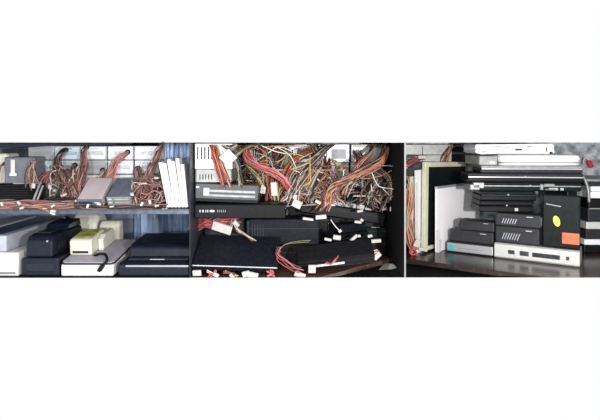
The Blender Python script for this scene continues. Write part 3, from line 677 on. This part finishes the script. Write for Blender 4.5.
MB().box((0, 0, 0), (.086, .2, .044), .003).build('body', 'steel_d', t)
MB().box((.050, -.0015, .006), (.073, .001, .018), .001).build('label', 'white', t)
# chipped white slab on top
t = thing('keyboard', 'chipped white plastic slab lying on top of the laptop stack', 'keyboard', (xs(475, .36), .36, zs+.0505), (0, 0, 0))
pr = [(0,.012),(.004,.02),(.001,.03),(.004,.046),(.36,.050),(.372,.044),(.374,.006),(.34,.002),(.1,.003),(.03,.0),(.012,.004)]
vs = [(x, 0, z) for x, z in pr]+[(x, .17, z) for x, z in pr]; n = len(pr)
MB().add(vs, [list(range(n)), list(range(n, 2*n))[::-1]]+[(i, n+i, n+(i+1) % n, (i+1) % n) for i in range(n)]).build('body', 'white', t)
for (a, b, c, d) in ((.19,.222,.018,.026),(.245,.27,.034,.037),(.14,.165,.030,.032),(.335,.339,.012,.034),(.352,.366,.004,.012),(.03,.06,.010,.013),(.08,.12,.036,.038)):
    MB().box((a, -.0012, c), (b, .001, d)).build('gap', 'charcoal', t)
MB().box((.02, -.001, .0505), (.36, .17, .0515)).build('top_edge', 'charcoal', t)

# black stickered laptop standing on the recorder
t = thing('laptop', 'black laptop standing on edge with yellow and orange stickers', 'laptop', L(.426, .012, .0725), (R(-3), 0, A33))
MB().box((0, 0, 0), (.150, .020, .235), .006, 2).build('lid', 'green_black', t)
MB().box((.002, .0205, .002), (.148, .031, .233), .004).build('base', 'black', t)
MB().cyl((.058, -.0002, .118), .0135, .002, 'y', 18, 0, Matrix.Translation((.058,0,.118)) @ Matrix.Rotation(R(-14), 4, 'Y') @ Matrix.Translation((-.058,0,-.118)), .024).build('sticker', 'yellow', t, 'yellow oval sticker')
MB().box((.080, -.0015, .022), (.147, .001, .070), .0005).build('sticker', 'orange', t, 'orange-red rectangular sticker')
T = Matrix.Translation((.015, 0, .19)) @ Matrix.Rotation(R(8), 4, 'Y')
MB().box((0, -.0012, 0), (.06, .001, .004), 0, 1, 0, T).build('scratch_strip', 'steel_d', t)

# right-hand stack
YR = .45; SR = 2.45/500
def rz_(y): return H-(y-142)*SR
xr = 286*SR
GRR = 'laptops in the right stack'
t = laptop('bottom laptop with a white lid in the right-hand stack', xr-.01, 1.73, YR, .0005, .25, rz_(239.5), 'black', 'white', None, bev=.004)
t = laptop('dark laptop with a silver lid, middle of the right-hand stack', xr, 1.73, YR, rz_(239), .25, rz_(222)-rz_(239), 'charcoal', 'silver_b', None, bev=.004)
t = laptop('thick dark laptop below the white one in the right-hand stack', xr+.01, 1.73, YR, rz_(221.5), .25, rz_(198.5)-rz_(221.5), 'charcoal', 'black', 'steel_d', bev=.006)
t = laptop('white laptop on top of the right-hand stack', xr+.012, 1.73, YR-.02, rz_(198), .26, rz_(186)-rz_(198), 'white', 'white', None, bev=.006)
t = laptop('dark thin laptop lying on the white laptop of the right-hand stack', xr+.0, 1.73, YR-.0, rz_(185.5), .25, rz_(179)-rz_(185.5), 'charcoal', 'steel_d', None, bev=.003)
t = thing('gap_slab', 'added black slab filling the dark gap between the two laptop stacks', 'gap_slab', (1.335, .50, .0005))  # added black slab, its colour gives the shade of the gap
MB().box((0, 0, 0), (.052, .24, .36), .006, 2).build('slab_body', 'black', t)
MB().box((.01, -.004, .02), (.042, .002, .34), .002).build('bezel', 'green_black', t)  # front face of the same added slab
t = thing('grey_cable', 'thick grey cable curling down behind the right end of the laptops', 'cable', P(580, 200, .46))
T = inv(t); MB().tube([T @ P(574,172,.44), T @ P(580,174,.43), T @ P(585,180,.43), T @ P(588,190,.42), T @ P(589,202,.42)], .007, 8, 0, 6).build('lead', 'steel_d', t)
t = thing('red_plug', 'small red plug with a pale lead on the mottled wall', 'plug', P(590, 164, .84))
T = inv(t)
MB().box((-.012, -.012, -.022), (.012, .012, .022), .006, 2, 0, Matrix.Rotation(R(-25), 4, 'Y')).build('plug', 'red', t)
MB().tube([Vector((0, 0, .02)), T @ P(585,158,.84), T @ P(583,164,.83)], .005, 6, 0, 5).build('lead', 'w_wht', t)

# screen parts leaning at left
A45 = math.atan2(.714, .7)
t = thing('screen_bezel', 'aged cream screen frame with dark backing standing at left', 'frame', (.605, .43, .0125), (0, R(1.5), A45))
MB().box((0, 0, 0), (.032, .02, .433), .003, 2).build('left_post', 'aged', t)
MB().box((.033, 0, .408), (.43, .02, .433), .003, 2).build('top_rail', 'aged', t)
MB().box((.033, .001, 0), (.43, .019, .02), .003).build('bottom_rail', 'aged', t)
MB().box((.033, .006, .021), (.43, .016, .407)).build('backing', 'green_black', t)
t = thing('white_plate', 'large plain white panel leaning in front of the cream frame', 'panel', (.668, .452, .0005), (0, 0, A45))
MB().box((0, 0, 0), (.48, .008, .318), .002).build('panel', 'bright_white', t)
MB().box((0, -.004, .312), (.30, .010, .324), .002).build('top_clip', 'silver', t)
MB().box((.0, -.012, 0), (.012, -.001, .11), .001).build('bracket', 'offwhite', t)
MB().box((.03, -.008, 0), (.036, -.001, .06), .001).build('bracket', 'lightgrey', t)
for k, (dx, dz, m, lb) in enumerate(((-.036, .405, 'white', 'thin white panel edge just left of the cream frame'), (-.056, .375, 'aged', 'thin cream panel standing left of the white edge'), (-.075, .36, 'black', 'added thin black panel for the dark gap beside orange wires'))):  # the black plate is added to draw the dark gap
    t = thing('thin_plate', lb, 'panel', (.605+dx, .43+.006*k, .0005), (0, R(-1.5-k), A45+.08))
    MB().box((0, 0, 0), (.35, .009, dz), .001).build('panel', m, t)
    MB().box((-.001, -.001, dz*.15), (.012, .0, dz*.85)).build('edge_strip', 'offwhite' if k < 2 else 'charcoal', t)
# towers at the back
tw = thing('computer_tower', 'grey computer case at the back left behind the screen frame', 'computer', (.43, .74, .0005))
MB().box((0, 0, 0), (.385, .12, .53), .003).build('case', 'steel_d', tw)
for k in range(3): MB().box((.04+.1*k, -.003, .40), (.043+.1*k, .001, .52)).build('panel_seam', 'charcoal', tw)
MB().box((.005, -.002, .47), (.38, .001, .474)).build('panel_seam', 'charcoal', tw)
tw2 = thing('computer_tower', 'narrow dark grey computer case with a painted edge highlight behind the white slab', 'computer', (.82, .803, .0005))
MB().box((0, 0, 0), (.15, .06, .53), .003).build('case', 'steel_d', tw2)
MB().box((.02, -.004, .42), (.026, .001, .52), .001).build('edge_highlight', 'silver', tw2)  # silver strip put in as the vertical highlight on the case
MB().box((.03, -.003, .43), (.14, .001, .515), .001).build('drive_cover', 'charcoal', tw2)
bundle(tw, pts((452,146,.72),(449,152,.70),(446,160,.68),(445,168,.67)), 9, ['w_org','w_org','w_brn','w_tan'], .006, .014, .0028)
bundle(tw, pts((425,157,.70),(419,158,.55),(411,162,.45),(405,165,.42)), 7, ['w_red','w_pnk','w_blk'], .008, .008, .0028)
plug(tw, 422, 157, .52, .04, .016, 0)
t = thing('cable_tangle', 'orange-brown wires hanging at the far left by the divider', 'cables', P(410, 250, .42))
bundle(t, pts((408,182,.44),(410,200,.43),(408,220,.42),(411,238,.42),(413,248,.41)), 26, ['w_org','w_brn','w_red','w_org','w_tan'], .022, .018, .0026, 'wires')
plug(t, 417, 243, .38, .026, .04, -20); plug(t, 423, 249.5, .36, .04, .012, -12)
t = thing('red_ring', 'small red ring lying at the left edge of the glossy shelf', 'ring', P(413, 252, .39))
ring = [Vector((.016*math.cos(a), .004*math.sin(a), .012*math.sin(a))) for a in [2*math.pi*i/14 for i in range(15)]]
MB().tube(ring, .004, 6, 0, 2).build('ring', 'red', t)
MB().tube([Vector((.014, 0, .006)), Vector((.04, .0, .008)), Vector((.07, .01, .006))], .004, 6, 0, 3).build('lead', 'w_wht', t)
